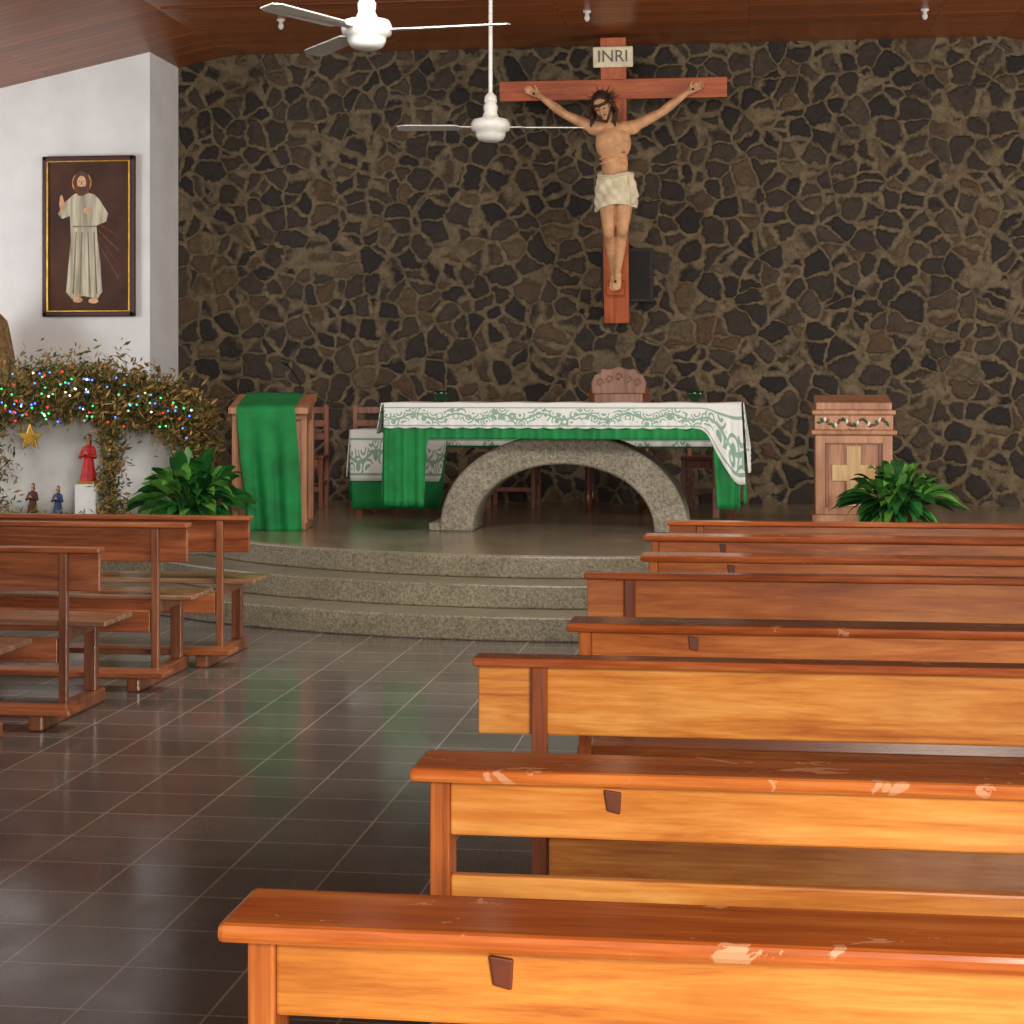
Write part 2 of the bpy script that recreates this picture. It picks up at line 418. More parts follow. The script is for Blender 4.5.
# ------------------------------------------------------------ altar
A = empty('altar_table', (-1.375, 13.62, PZ))
n = 48; pts = []
Ro, Hoz, Ri, Hi = 0.93, 0.74, 0.68, 0.51
for i in range(n+1):
    a = pi*i/n; pts.append((Ro*math.cos(a), Hoz*math.sin(a)**0.92 if 0 < i < n else 0))
for i in range(n, -1, -1):
    a = pi*i/n; pts.append((Ri*math.cos(a), Hi*math.sin(a)**0.92 if 0 < i < n else 0))
V = []; F = []
m_ = n+1
for y in (-0.28, 0.28):
    for i in range(m_): V.append((pts[i][0], y, pts[i][1]))
    for i in range(m_): V.append((pts[2*m_-1-i][0], y, pts[2*m_-1-i][1]))
for i in range(n):
    F += [[i, i+1, m_+i+1, m_+i], [2*m_+i, 3*m_+i, 3*m_+i+1, 2*m_+i+1], [i, 2*m_+i, 2*m_+i+1, i+1], [m_+i, m_+i+1, 3*m_+i+1, 3*m_+i]]
F += [[0, m_, 3*m_, 2*m_], [n, 2*m_+n, 3*m_+n, m_+n]]
arch = obj('stone_arch', V, F, M_arch, A)
bm = bmesh.new(); bm.from_mesh(arch.data); bmesh.ops.recalc_face_normals(bm, faces=bm.faces[:]); bm.to_mesh(arch.data); bm.free()
arch.modifiers.new('b', 'BEVEL').width = 0.012
box('foot_block', (-1.02, -0.84), (-0.24, 0.34), (0, 0.06), M_arch, A, 0.01)
box('foot_block_b', (0.84, 1.0), (-0.24, 0.34), (0, 0.06), M_arch, A, 0.01)
box('table_slab', (-1.29, 1.29), (-0.42, 0.42), (0.73, 0.95), M_arch, A, 0.01)
TW = 1.315
def ss(a, b, x):
    t = max(0, min(1, (x-a)/(b-a))); return t*t*(3-2*t)
def fold(x, d): return 0.012*math.sin(x*19)*ss(0, 0.3, d)+0.006*math.sin(x*43+1)*ss(0.05, 0.3, d)
sheet('green_cloth_top', lambda a, b: (-TW+2*TW*a, -0.435+0.87*b, 0.956), 20, 6, M_green, A)
sheet('lace_cloth_top', lambda a, b: (-TW-0.005+2*(TW+0.005)*a, -0.445+0.89*b, 0.966+0.003*math.sin(a*40)), 60, 6, M_whitec, A)
def gdrop(x):
    d = 0.255
    d += 0.50*(1-ss(-TW+0.30, -TW+0.33, x))
    d += 0.50*ss(TW-0.20, TW-0.16, x)
    return d
def gfront(a, b):
    x = -TW+2*TW*a; d = gdrop(x)*b
    return (x+0.02*b*math.sin(x*9)*0.3, -0.44-0.008-abs(fold(x*1.8, d))*1.6-0.02*ss(0, 0.7, d), 0.956-d)
sheet('green_cloth_front', gfront, 220, 16, M_green, A)
def wdrop(x):
    d = 0.180+0.010*abs(math.sin(x*26))
    d += 0.40*ss(TW-0.30, TW-0.02, x)
    return d
def wfront(a, b):
    x = -TW-0.005+2*(TW+0.005)*a; d = wdrop(x)*b
    return (x+0.03*ss(1.1, 1.35, x)*b, -0.462-abs(fold(x*1.8+0.4, d))*1.2-0.03*ss(0, 0.7, d)-0.02*ss(1.0, 1.3, x)*b, 0.967-d)
def wuv(a, b):
    x = -TW+2*TW*a
    return (2*TW*a, b*wdrop(x) if x < TW-0.32 else b*0.19)
sheet('lace_cloth_front', wfront, 260, 14, M_lace, A, uvf=wuv)
for sgn, nm in ((-1, 'left'), (1, 'right')):
    wd = 0.22 if sgn < 0 else 0.50
    sheet('green_cloth_end_'+nm, lambda a, b: (sgn*(TW+0.004+0.02*b+0.02*abs(math.sin(a*14))*b), -0.45+0.9*a, 0.956-0.72*b), 40, 10, M_green, A)
    sheet('lace_cloth_end_'+nm, lambda a, b: (sgn*(TW+0.02+0.035*b+0.02*abs(math.sin(a*14))*b), -0.475+0.93*a, 0.967-(wd-0.15*a*(sgn > 0)+0.012*abs(math.sin(a*30)))*b), 60, 10, M_lace, A, uvf=lambda a, b: (0.9*a, wd*b*0.5))
for x in (-2.38, -0.41):
    v = empty('green_votive_glass', (x, 13.85, PZ+0.971))
    lathe('glass_cup', [(0.0, 0), (0.035, 0), (0.04, 0.01), (0.065, 0.05), (0.07, 0.085), (0.062, 0.085), (0.055, 0.05), (0.0, 0.02)], M_glass, v, 24)
    lathe('candle', [(0, 0.02), (0.03, 0.02), (0.03, 0.065), (0, 0.065)], M_whitec, v, 16)

C = empty('credence_table', (-1.77, 15.2, PZ))
box('top', (-1.55, 1.55), (-0.28, 0.28), (0.68, 0.715), M_chair, C)
for i, (x, y) in enumerate(((-1.5, -0.24), (1.5, -0.24), (-1.5, 0.24), (1.5, 0.24))):
    box('leg_%d' % (i+1), (x-0.03, x+0.03), (y-0.03, y+0.03), (0, 0.68), M_chair, C)
sheet('cloth_top', lambda a, b: (-1.57+3.14*a, -0.3+0.6*b, 0.722), 10, 4, M_whitec, C)
def cd(x): return 0.13+0.30*(1-ss(-0.80, -0.74, x))
def cg(x): return 0.14+0.52*(1-ss(-0.80, -0.74, x))
sheet('cloth_front', lambda a, b: (-1.57+3.14*a, -0.318-0.02*abs(math.sin(a*60))*b, 0.722-cd(-1.57+3.14*a)*b), 160, 8, M_lace, C, uvf=lambda a, b: (3.1*a, cd(-1.57+3.14*a)*b*0.45))
sheet('green_cloth_front', lambda a, b: (-1.56+3.12*a, -0.304-0.012*abs(math.sin(a*60))*b, 0.718-cg(-1.57+3.14*a)*b), 160, 8, M_green, C)
for sgn in (-1, 1):
    sheet('cloth_end_%d' % (sgn+2), lambda a, b: (sgn*(1.575+0.03*b), -0.3+0.6*a, 0.722-0.4*b), 20, 6, M_whitec, C)
    sheet('green_cloth_end_%d' % (sgn+2), lambda a, b: (sgn*(1.562+0.015*b), -0.3+0.6*a, 0.718-0.6*b), 20, 6, M_green, C)

# ------------------------------------------------------------ chairs
def chair(X, Y, rot=0.0, mat=M_chair):
    c = empty('wooden_chair', (X, Y, PZ), (0, 0, rot))
    for i, (x, y, h) in enumerate(((-0.2, -0.2, 0.44), (0.2, -0.2, 0.44), (-0.2, 0.2, 0.92), (0.2, 0.2, 0.92))):
        box('leg_%d' % (i+1), (x-0.02, x+0.02), (y-0.02, y+0.02), (0, h), mat, c)
    box('seat', (-0.23, 0.23), (-0.23, 0.2), (0.44, 0.47), mat, c, 0.008)
    box('front_apron', (-0.18, 0.18), (-0.21, -0.19), (0.37, 0.44), mat, c)
    box('stretcher_1', (-0.2, 0.2), (-0.21, -0.19), (0.15, 0.19), mat, c)
    box('stretcher_2', (-0.21, -0.19), (-0.2, 0.2), (0.2, 0.24), mat, c)
    box('stretcher_3', (0.19, 0.21), (-0.2, 0.2), (0.2, 0.24), mat, c)
    for k, z in enumerate((0.6, 0.72, 0.84)):
        box('back_slat_%d' % (k+1), (-0.19, 0.19), (0.19, 0.21), (z, z+0.06), mat, c)
    return c
chair(-4.0, 15.85, 0.1); chair(-3.35, 16.0, 0.15); chair(-2.1, 16.1); chair(-0.35, 16.1, -0.1)
pc = empty('carved_presider_chair', (-1.17, 16.1, PZ))
for i, (x, y, h) in enumerate(((-0.24, -0.24, 0.68), (0.24, -0.24, 0.68), (-0.24, 0.22, 1.08), (0.24, 0.22, 1.08))):
    lathe('turned_leg_%d' % (i+1), [(0.0, 0), (0.028, 0), (0.03, 0.1), (0.02, 0.14), (0.032, 0.2), (0.024, 0.3), (0.03, 0.42), (0.03, h), (0, h)], M_chair, pc, 16, (x, y, 0))
box('seat', (-0.27, 0.27), (-0.27, 0.22), (0.44, 0.50), M_chair, pc, 0.01)
for s_ in (-1, 1):
    box('armrest_%d' % (s_+2), (s_*0.21, s_*0.28), (-0.28, 0.22), (0.67, 0.70), M_chair, pc, 0.01)
box('back_panel', (-0.22, 0.22), (0.2, 0.235), (0.55, 1.06), M_chairt, pc, 0.005)
crest = [(-0.24, 1.02), (0.24, 1.02), (0.25, 1.12), (0.22, 1.19), (0.17, 1.21), (0.15, 1.25), (0.09, 1.24), (0.0, 1.27), (-0.09, 1.24), (-0.15, 1.25), (-0.17, 1.21), (-0.22, 1.19), (-0.25, 1.12)]
prism('carved_crest', crest, 0.18, 0.24, M_chairt, pc, bev=0.01)
bm = bmesh.new()
for k in range(-2, 3):
    a0 = Vector((k*0.085, 0.178, 1.12+0.05*(2-abs(k))/2))
    for q in range(8):
        t0 = q*0.75; t1 = t0+0.75
        cap(bm, a0+Vector((0.034*(1-q*0.09)*math.cos(t0), 0, 0.045*(1-q*0.09)*math.sin(t0))), a0+Vector((0.034*(1-(q+1)*0.09)*math.cos(t1), 0, 0.045*(1-(q+1)*0.09)*math.sin(t1))), 0.007, 0.007, 6)
bmobj('crest_carving', bm, M_chairt, pc, True)

# ------------------------------------------------------------ lectern
Lc = empty('lectern', (-3.62, 13.46, PZ), (0, 0, 0.10))
Lc.scale = (0.92, 1, 1)
box('base', (-0.30, 0.30), (-0.2, 0.22), (0, 0.07), M_cab, Lc, 0.01)
box('body', (-0.27, 0.27), (-0.17, 0.2), (0.07, 0.88), M_cab, Lc, 0.01)
for s_ in (-1, 1):
    box('corner_post_%d' % (s_+2), (s_*0.26, s_*0.31), (-0.19, -0.13), (0.05, 0.92), M_cab, Lc, 0.006)
    box('rear_post_%d' % (s_+2), (s_*0.26, s_*0.31), (0.16, 0.22), (0.05, 1.0), M_cab, Lc, 0.006)
prism('reading_desk', [(-0.24, 0.88), (0.24, 0.98), (0.24, 1.03), (-0.24, 0.93)], -0.33, 0.33, M_cab, Lc, 0.006, axis='x')
prism('desk_fill', [(-0.2, 0.84), (0.22, 0.84), (0.22, 0.98), (-0.2, 0.885)], -0.3, 0.3, M_cab, Lc, 0, axis='x')
def lcl(a, b):
    x = -0.26+0.48*a
    L = 1.405*b
    if L < 0.46:
        return (x, 0.24-L, 1.04-L*0.21)
    d = (L-0.46)
    x2 = x*(1-0.10*ss(0.3, 1, d))+0.09*d
    return (x2, -0.245-0.02*math.sin(a*17+d*1.5)*ss(0, 0.5, d)-0.012, 0.943-d)
sheet('green_drape', lcl, 50, 50, M_green, Lc, thick=0.005)
tube('microphone_gooseneck', [(0.20, 0.2, 1.0), (0.19, 0.18, 1.12), (0.15, 0.10, 1.2), (0.11, 0.0, 1.26)], 0.006, M_black, Lc)
bm = bmesh.new(); cap(bm, (0.11, 0, 1.26), (0.09, -0.04, 1.285), 0.016, 0.02); bmobj('microphone_head', bm, M_black, Lc, True)

# ------------------------------------------------------------ cabinet
T = empty('carved_cabinet', (0.83, 14.85, PZ))
box('plinth', (-0.33, 0.33), (-0.23, 0.23), (0, 0.06), M_cab, T, 0.01)
box('body', (-0.30, 0.30), (-0.20, 0.20), (0.06, 0.70), M_cab, T, 0.008)
for s_ in (-1, 1):
    box('stile_%d' % (s_+2), (s_*0.225, s_*0.305), (-0.225, -0.19), (0.06, 0.70), M_cab, T, 0.008)
box('rail_bottom', (-0.23, 0.23), (-0.225, -0.19), (0.06, 0.12), M_cab, T, 0.008)
box('rail_top', (-0.23, 0.23), (-0.225, -0.19), (0.63, 0.70), M_cab, T, 0.008)
box('inner_frame_l', (-0.225, -0.195), (-0.212, -0.19), (0.12, 0.63), M_chair, T, 0.005)
box('inner_frame_r', (0.195, 0.225), (-0.212, -0.19), (0.12, 0.63), M_chair, T, 0.005)
cr = [(-0.055, 0.13), (0.055, 0.13), (0.055, 0.33), (0.17, 0.33), (0.17, 0.46), (0.055, 0.46), (0.055, 0.61), (-0.055, 0.61), (-0.055, 0.46), (-0.17, 0.46), (-0.17, 0.33), (-0.055, 0.33)]
prism('cross_inlay', cr, -0.212, -0.198, M_cabl, T, 0.004)
box('cornice_lower', (-0.34, 0.34), (-0.25, 0.23), (0.70, 0.74), M_cab, T, 0.012)
box('frieze', (-0.31, 0.31), (-0.22, 0.21), (0.74, 0.86), M_cab, T, 0.006)
box('cornice_upper', (-0.33, 0.33), (-0.24, 0.22), (0.86, 0.90), M_cab, T, 0.012)
prism('sloped_top', [(-0.22, 0.90), (0.2, 0.90), (0.2, 1.02), (-0.22, 0.96)], -0.30, 0.30, M_cab, T, 0.008, axis='x')
bm = bmesh.new(); random.seed(3)
gm = []
for k in range(26):
    nf = len(bm.faces)
    bmesh.ops.create_icosphere(bm, subdivisions=1, radius=0.017, matrix=Matrix.Translation((-0.27+0.0215*k, -0.222, 0.80+0.025*math.sin(k*0.9))) @ Matrix.Rotation(k*0.8, 4, 'Y') @ Matrix.Diagonal((1.5, 0.4, 0.7, 1)))
    gm += [(0, 0, 1, 2)[k % 4]]*(len(bm.faces)-nf)
o = bmobj('floral_garland', bm, [M_leaf, M_whitec, M_blood], T, True)
o.data.polygons.foreach_set('material_index', gm)

# ------------------------------------------------------------ crucifix
tilt = math.radians(10.5)
CR = empty('crucifix', (-1.215, 16.70, 2.13), (tilt, 0, 0))
box('upright_beam', (-0.115, 0.115), (-0.05, 0.05), (0, 2.60), M_cross, CR, 0.006)
box('cross_beam', (-1.04, 1.02), (-0.056, 0.044), (2.05, 2.23), M_crossx, CR, 0.006)
box('wall_bracket', (-0.03, 0.03), (0.04, 0.36), (1.9, 1.96), M_black, CR)
box('titulus_plaque', (-0.18, 0.18), (-0.085, -0.05), (2.335, 2.52), M_loin, CR, 0.012)
tc = D.curves.new('inri_lettering', 'FONT'); tc.body = 'INRI'; tc.size = 0.15; tc.align_x = 'CENTER'; tc.align_y = 'CENTER'; tc.extrude = 0.002
tc.materials.append(M_black)
to = link(D.objects.new('inri_lettering', tc), CR); to.location = (0, -0.088, 2.43); to.rotation_euler = (pi/2, 0, 0)
by = -0.16
bm = bmesh.new()
ell(bm, (0.0, by-0.02, 1.66), (0.165, 0.105, 0.17)); ell(bm, (0.0, by, 1.76), (0.155, 0.085, 0.09))
ell(bm, (-0.07, by-0.06, 1.71), (0.085, 0.05, 0.07)); ell(bm, (0.07, by-0.06, 1.71), (0.085, 0.05, 0.07))
ell(bm, (0.01, by-0.005, 1.47), (0.122, 0.090, 0.18)); ell(bm, (0.02, by+0.0, 1.27), (0.145, 0.095, 0.12))
for k in range(3):
    for s_ in (-1, 1):
        cap(bm, (s_*0.04, by-0.092, 1.60-0.045*k), (s_*0.118, by-0.070, 1.57-0.045*k), 0.009, 0.009, 8)
        ell(bm, (0.01+s_*0.032, by-0.072, 1.50-0.06*k), (0.034, 0.022, 0.032))
cap(bm, (-0.01, by-0.01, 1.80), (-0.05, by-0.05, 1.92), 0.06, 0.055)
for s_, sh, el, wr, hd in ((-1, (-0.17, by, 1.80), (-0.43, by-0.01, 1.925), (-0.67, by+0.03, 2.10), (-0.735, by+0.055, 2.135)),
                           (1, (0.17, by, 1.80), (0.44, by-0.01, 1.93), (0.68, by+0.03, 2.11), (0.745, by+0.055, 2.145))):
    ell(bm, sh, (0.075, 0.062, 0.068))
    cap(bm, (s_*0.09, by, 1.80), sh, 0.06, 0.058)
    mid = tuple(sh[i]*0.55+el[i]*0.45 for i in range(3))
    cap(bm, sh, mid, 0.056, 0.051); cap(bm, mid, el, 0.051, 0.039)
    m2 = tuple(el[i]*0.7+wr[i]*0.3 for i in range(3))
    cap(bm, el, m2, 0.040, 0.043); cap(bm, m2, wr, 0.043, 0.026)
    d = (Vector(hd)-Vector(wr)).normalized(); up = Vector((-d.z*s_, 0, d.x*s_)).normalized()
    if up.z < 0: up = -up
    for k in range(4):
        o0 = (k-1.5)*0.019
        base = Vector(wr)+up*o0*0.6; kn = Vector(wr)+d*0.085+up*o0
        cap(bm, base, kn, 0.016, 0.012, 8)
        ln = (0.032, 0.038, 0.036, 0.028)[k]
        q1 = kn+d*ln+up*o0*0.15+Vector((0, -0.012, 0)); q2 = q1+d*ln*0.6+Vector((0, -0.026, 0)); q3 = q2+d*0.004+Vector((0, -0.02, 0))
        cap(bm, kn, q1, 0.0105, 0.0095, 8); cap(bm, q1, q2, 0.0095, 0.009, 8); cap(bm, q2, q3, 0.009, 0.008, 8)
    th0 = Vector(wr)+d*0.025+up*0.02; th1 = th0+d*0.03+up*0.03+Vector((0, -0.02, 0)); th2 = th1+d*0.025+up*0.01+Vector((0, -0.018, 0))
    cap(bm, th0, th1, 0.014, 0.011, 8); cap(bm, th1, th2, 0.011, 0.009, 8)
for s_, hp, kn, an, toe in ((-1, (-0.065, by, 1.20), (-0.045, by-0.06, 0.85), (-0.015, by+0.03, 0.48), (-0.01, by-0.01, 0.33)),
                            (1, (0.105, by, 1.20), (0.075, by-0.07, 0.87), (0.025, by-0.02, 0.50), (0.015, by-0.06, 0.345))):
    mid = tuple(hp[i]*0.6+kn[i]*0.4 for i in range(3))
    cap(bm, hp, mid, 0.088, 0.074); cap(bm, mid, kn, 0.074, 0.052)
    ell(bm, (kn[0], kn[1]-0.015, kn[2]), (0.046, 0.042, 0.055))
    calf = (kn[0]*0.7+an[0]*0.3, kn[1]*0.7+an[1]*0.3+0.02, kn[2]*0.7+an[2]*0.3)
    cap(bm, kn, calf, 0.048, 0.053); cap(bm, calf, an, 0.053, 0.032)
    cap(bm, (an[0], an[1]+0.02, an[2]-0.02), (an[0], an[1]-0.01, an[2]-0.09), 0.036, 0.036)
    for k in range(5):
        tx = toe[0]+(k-2)*0.0165; ln = (0.0, 0.006, 0.008, 0.006, -0.004)[k if s_ > 0 else 4-k]
        cap(bm, (an[0]+(k-2)*0.011, an[1]-0.02, an[2]-0.08), (tx, toe[1], toe[2]+0.03), 0.018, 0.013, 8)
        cap(bm, (tx, toe[1], toe[2]+0.03), (tx, toe[1]-0.01, toe[2]-ln), 0.012, 0.0095, 8)
hc = Vector((-0.085, by-0.10, 2.0)); HR = Euler((math.radians(28), math.radians(-14), math.radians(-12))).to_matrix()
def hp_(x, y, z): return hc+HR @ Vector((x, y, z))
def hell(x, y, z, r, b=None):
    bb = b or bm
    bmesh.ops.create_icosphere(bb, subdivisions=3, radius=1, matrix=Matrix.Translation(hp_(x, y, z)) @ HR.to_4x4() @ Matrix.Diagonal((r[0], r[1], r[2], 1)))
hell(0, 0.01, 0.03, (0.077, 0.093, 0.085)); hell(0, -0.02, -0.03, (0.062, 0.068, 0.08)); hell(0, -0.055, -0.09, (0.032, 0.028, 0.025))
cap(bm, hp_(0, -0.088, 0.015), hp_(0, -0.112, -0.03), 0.010, 0.014, 8)
for s_ in (-1, 1):
    cap(bm, hp_(s_*0.012, -0.082, 0.026), hp_(s_*0.05, -0.07, 0.024), 0.011, 0.009, 8)
    hell(s_*0.035, -0.055, -0.025, (0.024, 0.024, 0.02)); hell(s_*0.077, 0.0, -0.005, (0.010, 0.018, 0.03))
hell(0, -0.085, -0.055, (0.024, 0.012, 0.007)); hell(0, -0.082, -0.066, (0.020, 0.012, 0.008))
remesh('corpus', bm, M_skin, CR, 0.0065, 6)
bm = bmesh.new()
for s_ in (-1, 1): hell(s_*0.031, -0.078, 0.006, (0.012, 0.006, 0.003), bm)
bmobj('closed_eyelids', bm, M_dark, CR, True)
bm = bmesh.new()
hell(0, 0.03, 0.045, (0.088, 0.095, 0.088), bm); hell(0, 0.05, -0.04, (0.08, 0.06, 0.1), bm)
random.seed(5)
for s_ in (-1, 1):
    for k in range(7):
        p = hp_(s_*(0.078+0.004*k), 0.05-0.018*k, 0.06); q = hp_(s_*(0.088+0.006*k), 0.03-0.012*k, -0.06)
        r = Vector((hc.x+s_*(0.085+0.012*(k % 3)), by-0.04-0.014*k, 1.86-0.02*(k % 3)))
        cap(bm, p, q, 0.018, 0.017, 8); cap(bm, q, r, 0.017, 0.009, 8)
for k in range(9):
    x = (k-4)*0.0125
    cap(bm, hp_(x*1.1, -0.062+abs(x)*0.4, -0.075+abs(x)*0.5), hp_(x*0.6, -0.075, -0.135+abs(x)*0.6), 0.014, 0.008, 8)
cap(bm, hp_(-0.028, -0.088, -0.048), hp_(0.028, -0.088, -0.048), 0.006, 0.006, 8)
remesh('hair_and_beard', bm, M_hair, CR, 0.006, 1)
bm = bmesh.new()
for t_ in range(3):
    ps = [hp_(0.094*math.cos(2*pi*i/20), 0.01+0.104*math.sin(2*pi*i/20), 0.055+0.012*math.sin(i*1.3+t_*2.1)) for i in range(20)]
    for i in range(20): cap(bm, ps[i], ps[(i+1) % 20], 0.006, 0.006, 6)
for i in range(34):
    a = random.uniform(0, 2*pi); p = hp_(0.096*math.cos(a), 0.01+0.106*math.sin(a), 0.055)
    q = p+(p-hp_(0, 0.01, 0.05)).normalized()*0.05+Vector((random.uniform(-.02, .02), 0, random.uniform(-.01, .05)))
    cap(bm, p, q, 0.005, 0.001, 5)
bmobj('crown_of_thorns', bm, M_thorn, CR)
bm = bmesh.new()
for i in range(16):
    a = pi*2*i/16; c0 = hc+Vector((0, 0.08, 0.03))
    d = Vector((math.cos(a), 0, math.sin(a)))
    if d.z > -0.3: cap(bm, c0+d*0.08, c0+d*(0.17 if i % 2 else 0.14), 0.007, 0.002, 6)
bmobj('halo_rays', bm, M_thorn, CR)
def loin(a, b):
    t = 2*pi*a
    z = 1.385-0.31*b-0.03*math.sin(t-0.5)*b-0.02*math.cos(t*2)*b
    rx = 0.150+0.045*ss(0, 0.5, b)-0.012*b; ry = 0.108+0.02*ss(0, 0.5, b)
    f = 0.008*math.sin(t*6+b*9)+0.005*math.sin(t*13-b*14)
    return (0.018+(rx+f)*math.cos(t), by+(ry+f)*math.sin(t), z)
sheet('loincloth', loin, 96, 26, M_loin, CR, thick=0.006)
bm = bmesh.new()
pr = None
for k in range(26):
    t = 2*pi*k/24; p = (0.018+0.155*math.cos(t), by+0.115*math.sin(t), 1.375-0.02*math.sin(t*2))
    if pr: cap(bm, pr, p, 0.017, 0.017, 8)
    pr = p
ell(bm, (0.15, by-0.07, 1.36), (0.035, 0.03, 0.04))
for k in range(4): cap(bm, (0.15+0.008*k, by-0.075, 1.35), (0.17+0.014*k, by-0.09+0.01*k, 1.13+0.02*k), 0.014, 0.020, 8)
remesh('loincloth_roll', bm, M_loin, CR, 0.007, 2)
bm = bmesh.new()
for p in ((-0.71, by-0.0, 2.12), (0.72, by-0.0, 2.13), (0.01, by-0.085, 0.42)): cap(bm, p, (p[0], p[1]-0.03, p[2]), 0.008, 0.012, 8)
bmobj('nails', bm, M_black, CR)
bm = bmesh.new(); ell(bm, (0.10, by-0.094, 1.585), (0.018, 0.008, 0.006)); bmobj('side_wound', bm, M_blood, CR, True)
prism('foot_rest', [(-0.16, 0.28), (-0.05, 0.28), (-0.05, 0.40), (-0.1, 0.40)], -0.08, 0.08, M_cross, CR, 0.004, axis='x')

S = empty('wall_speaker', (-1.12, 16.74, 2.57))
box('enclosure', (-0.24, 0.24), (-0.04, 0.055), (-0.25, 0.25), M_speaker, S, 0.008)
box('grille', (-0.21, 0.21), (-0.046, -0.04), (-0.22, 0.22), M_grille, S, 0.002)

# ------------------------------------------------------------ painting
P = empty('framed_painting', (-6.03, PW-0.03, 2.92))
P.scale = (0.98, 1, 0.98)
fw, fh = 0.45, 0.755
for nm, x, z in (('frame_left', (-fw, -fw+0.05), (-fh, fh)), ('frame_right', (fw-0.05, fw), (-fh, fh)), ('frame_top', (-fw, fw), (fh-0.05, fh)), ('frame_bottom', (-fw, fw), (-fh, -fh+0.05))):
    box(nm, x, (-0.035, 0.03), z, M_frame, P, 0.012)
gi = 0.012
for nm, x, z in (('gilt_left', (-fw+0.045, -fw+0.045+gi), (-fh+0.05, fh-0.05)), ('gilt_right', (fw-0.045-gi, fw-0.045), (-fh+0.05, fh-0.05)), ('gilt_top', (-fw+0.05, fw-0.05), (fh-0.045-gi, fh-0.045)), ('gilt_bottom', (-fw+0.05, fw-0.05), (-fh+0.045, -fh+0.045+gi))):
    box(nm, x, (-0.036, -0.01), z, M_gold, P, 0.002)
t = NT('painting_ground'); v = t.coord(rnd=False); t.base(t.ramp(t.noise(v, 2.5, 5), [(0.3, (50, 28, 20)), (0.7, (88, 54, 36))])); t.set(Roughness=0.8); M_pg = t.m
box('canvas', (-fw+0.05, fw-0.05), (-0.012, 0.0), (-fh+0.05, fh-0.05), M_pg, P, 0)
t = NT('painted_white_robe'); v = t.coord(scale=(9, 1, 0.7), rnd=False); t.base(t.ramp(t.noise(v, 2.2, 4), [(0.35, (136, 126, 104)), (0.62, (208, 200, 174))])); t.set(Roughness=0.7); M_robe = t.m
def px(p): return [((a-89)*0.00957, (236.5-b)*0.00942) for a, b in p]
def paint(nm, pts, mat, k): prism(nm, px(pts), -0.0125-0.0012*k, -0.012, mat, P)
def circ(cx, cy, rx, ry, n=24): return [(cx+rx*math.cos(2*pi*i/n), cy+ry*math.sin(2*pi*i/n)) for i in range(n)]
M_ray1 = flat('painted_pale_ray', (96, 68, 54), 0.8); M_ray2 = flat('painted_red_ray', (98, 44, 32), 0.8)
M_halo = flat('painted_halo', (206, 140, 64), 0.6, 0.2); M_pskin = flat('painted_face', (206, 160, 122), 0.6)
M_phair = flat('painted_hair', (92, 50, 26), 0.6)
M_sil = flat('painted_shadow_line', (126, 114, 94), 0.6)
for k in range(4):
    paint('pale_ray_%d' % k, [(80, 212), (120, 236+k*14), (120, 239+k*14)], M_ray1 if k % 2 else M_ray2, 0)
paint('halo', circ(82, 183, 10, 11), M_halo, 1)
paint('robe', [(77, 193), (72, 196), (67, 201), (65, 210), (70, 216), (71, 240), (68, 270), (66, 292), (72, 299), (84, 296), (98, 299), (103, 292), (101, 262), (98, 240), (97, 226), (107, 222), (109, 214), (100, 200), (95, 195), (88, 193)], M_robe, 2)
paint('raised_sleeve', [(72, 197), (62, 204), (58, 214), (62, 219), (70, 216), (76, 206)], M_robe, 3)
for k, (x0, x1) in enumerate(((76, 73), (82, 80), (88, 90), (94, 97))):
    paint('robe_fold_%d' % k, [(x0, 232), (x0+1.0, 232), (x1+1.2, 294), (x1-0.6, 294)], M_sil, 3)
paint('raised_hand', [(61, 212), (59, 205), (60, 196), (62, 195), (63.5, 200), (65, 205), (64, 212)], M_pskin, 4)
paint('chest_hand', circ(88, 211, 4.5, 3), M_pskin, 4)
paint('hair', [(75, 192), (73, 182), (76, 174), (82, 171), (88, 174), (91, 182), (89, 193), (84, 196), (79, 196)], M_phair, 3)
paint('face', circ(82, 183, 4.6, 7), M_pskin, 4)
paint('beard', [(77.5, 187), (80, 186.5), (82, 187.5), (84, 186.5), (86.5, 187), (84.5, 192), (82, 195), (79.5, 192)], M_phair, 5)
for s_ in (-1, 1): paint('eye_%d' % (s_+2), circ(82+s_*2, 181.5, 0.8, 0.5, 10), M_phair, 5)
paint('nose', [(81.6, 181), (82.4, 181), (82.8, 185), (81.2, 185)], M_sil, 5)
paint('sash', [(73, 226), (97, 226), (97, 227.4), (73, 227.4)], M_sil, 4)
paint('foot_left', circ(78, 300, 5, 2.6), M_pskin, 4); paint('foot_right', circ(94, 301, 5, 2.6), M_pskin, 4)

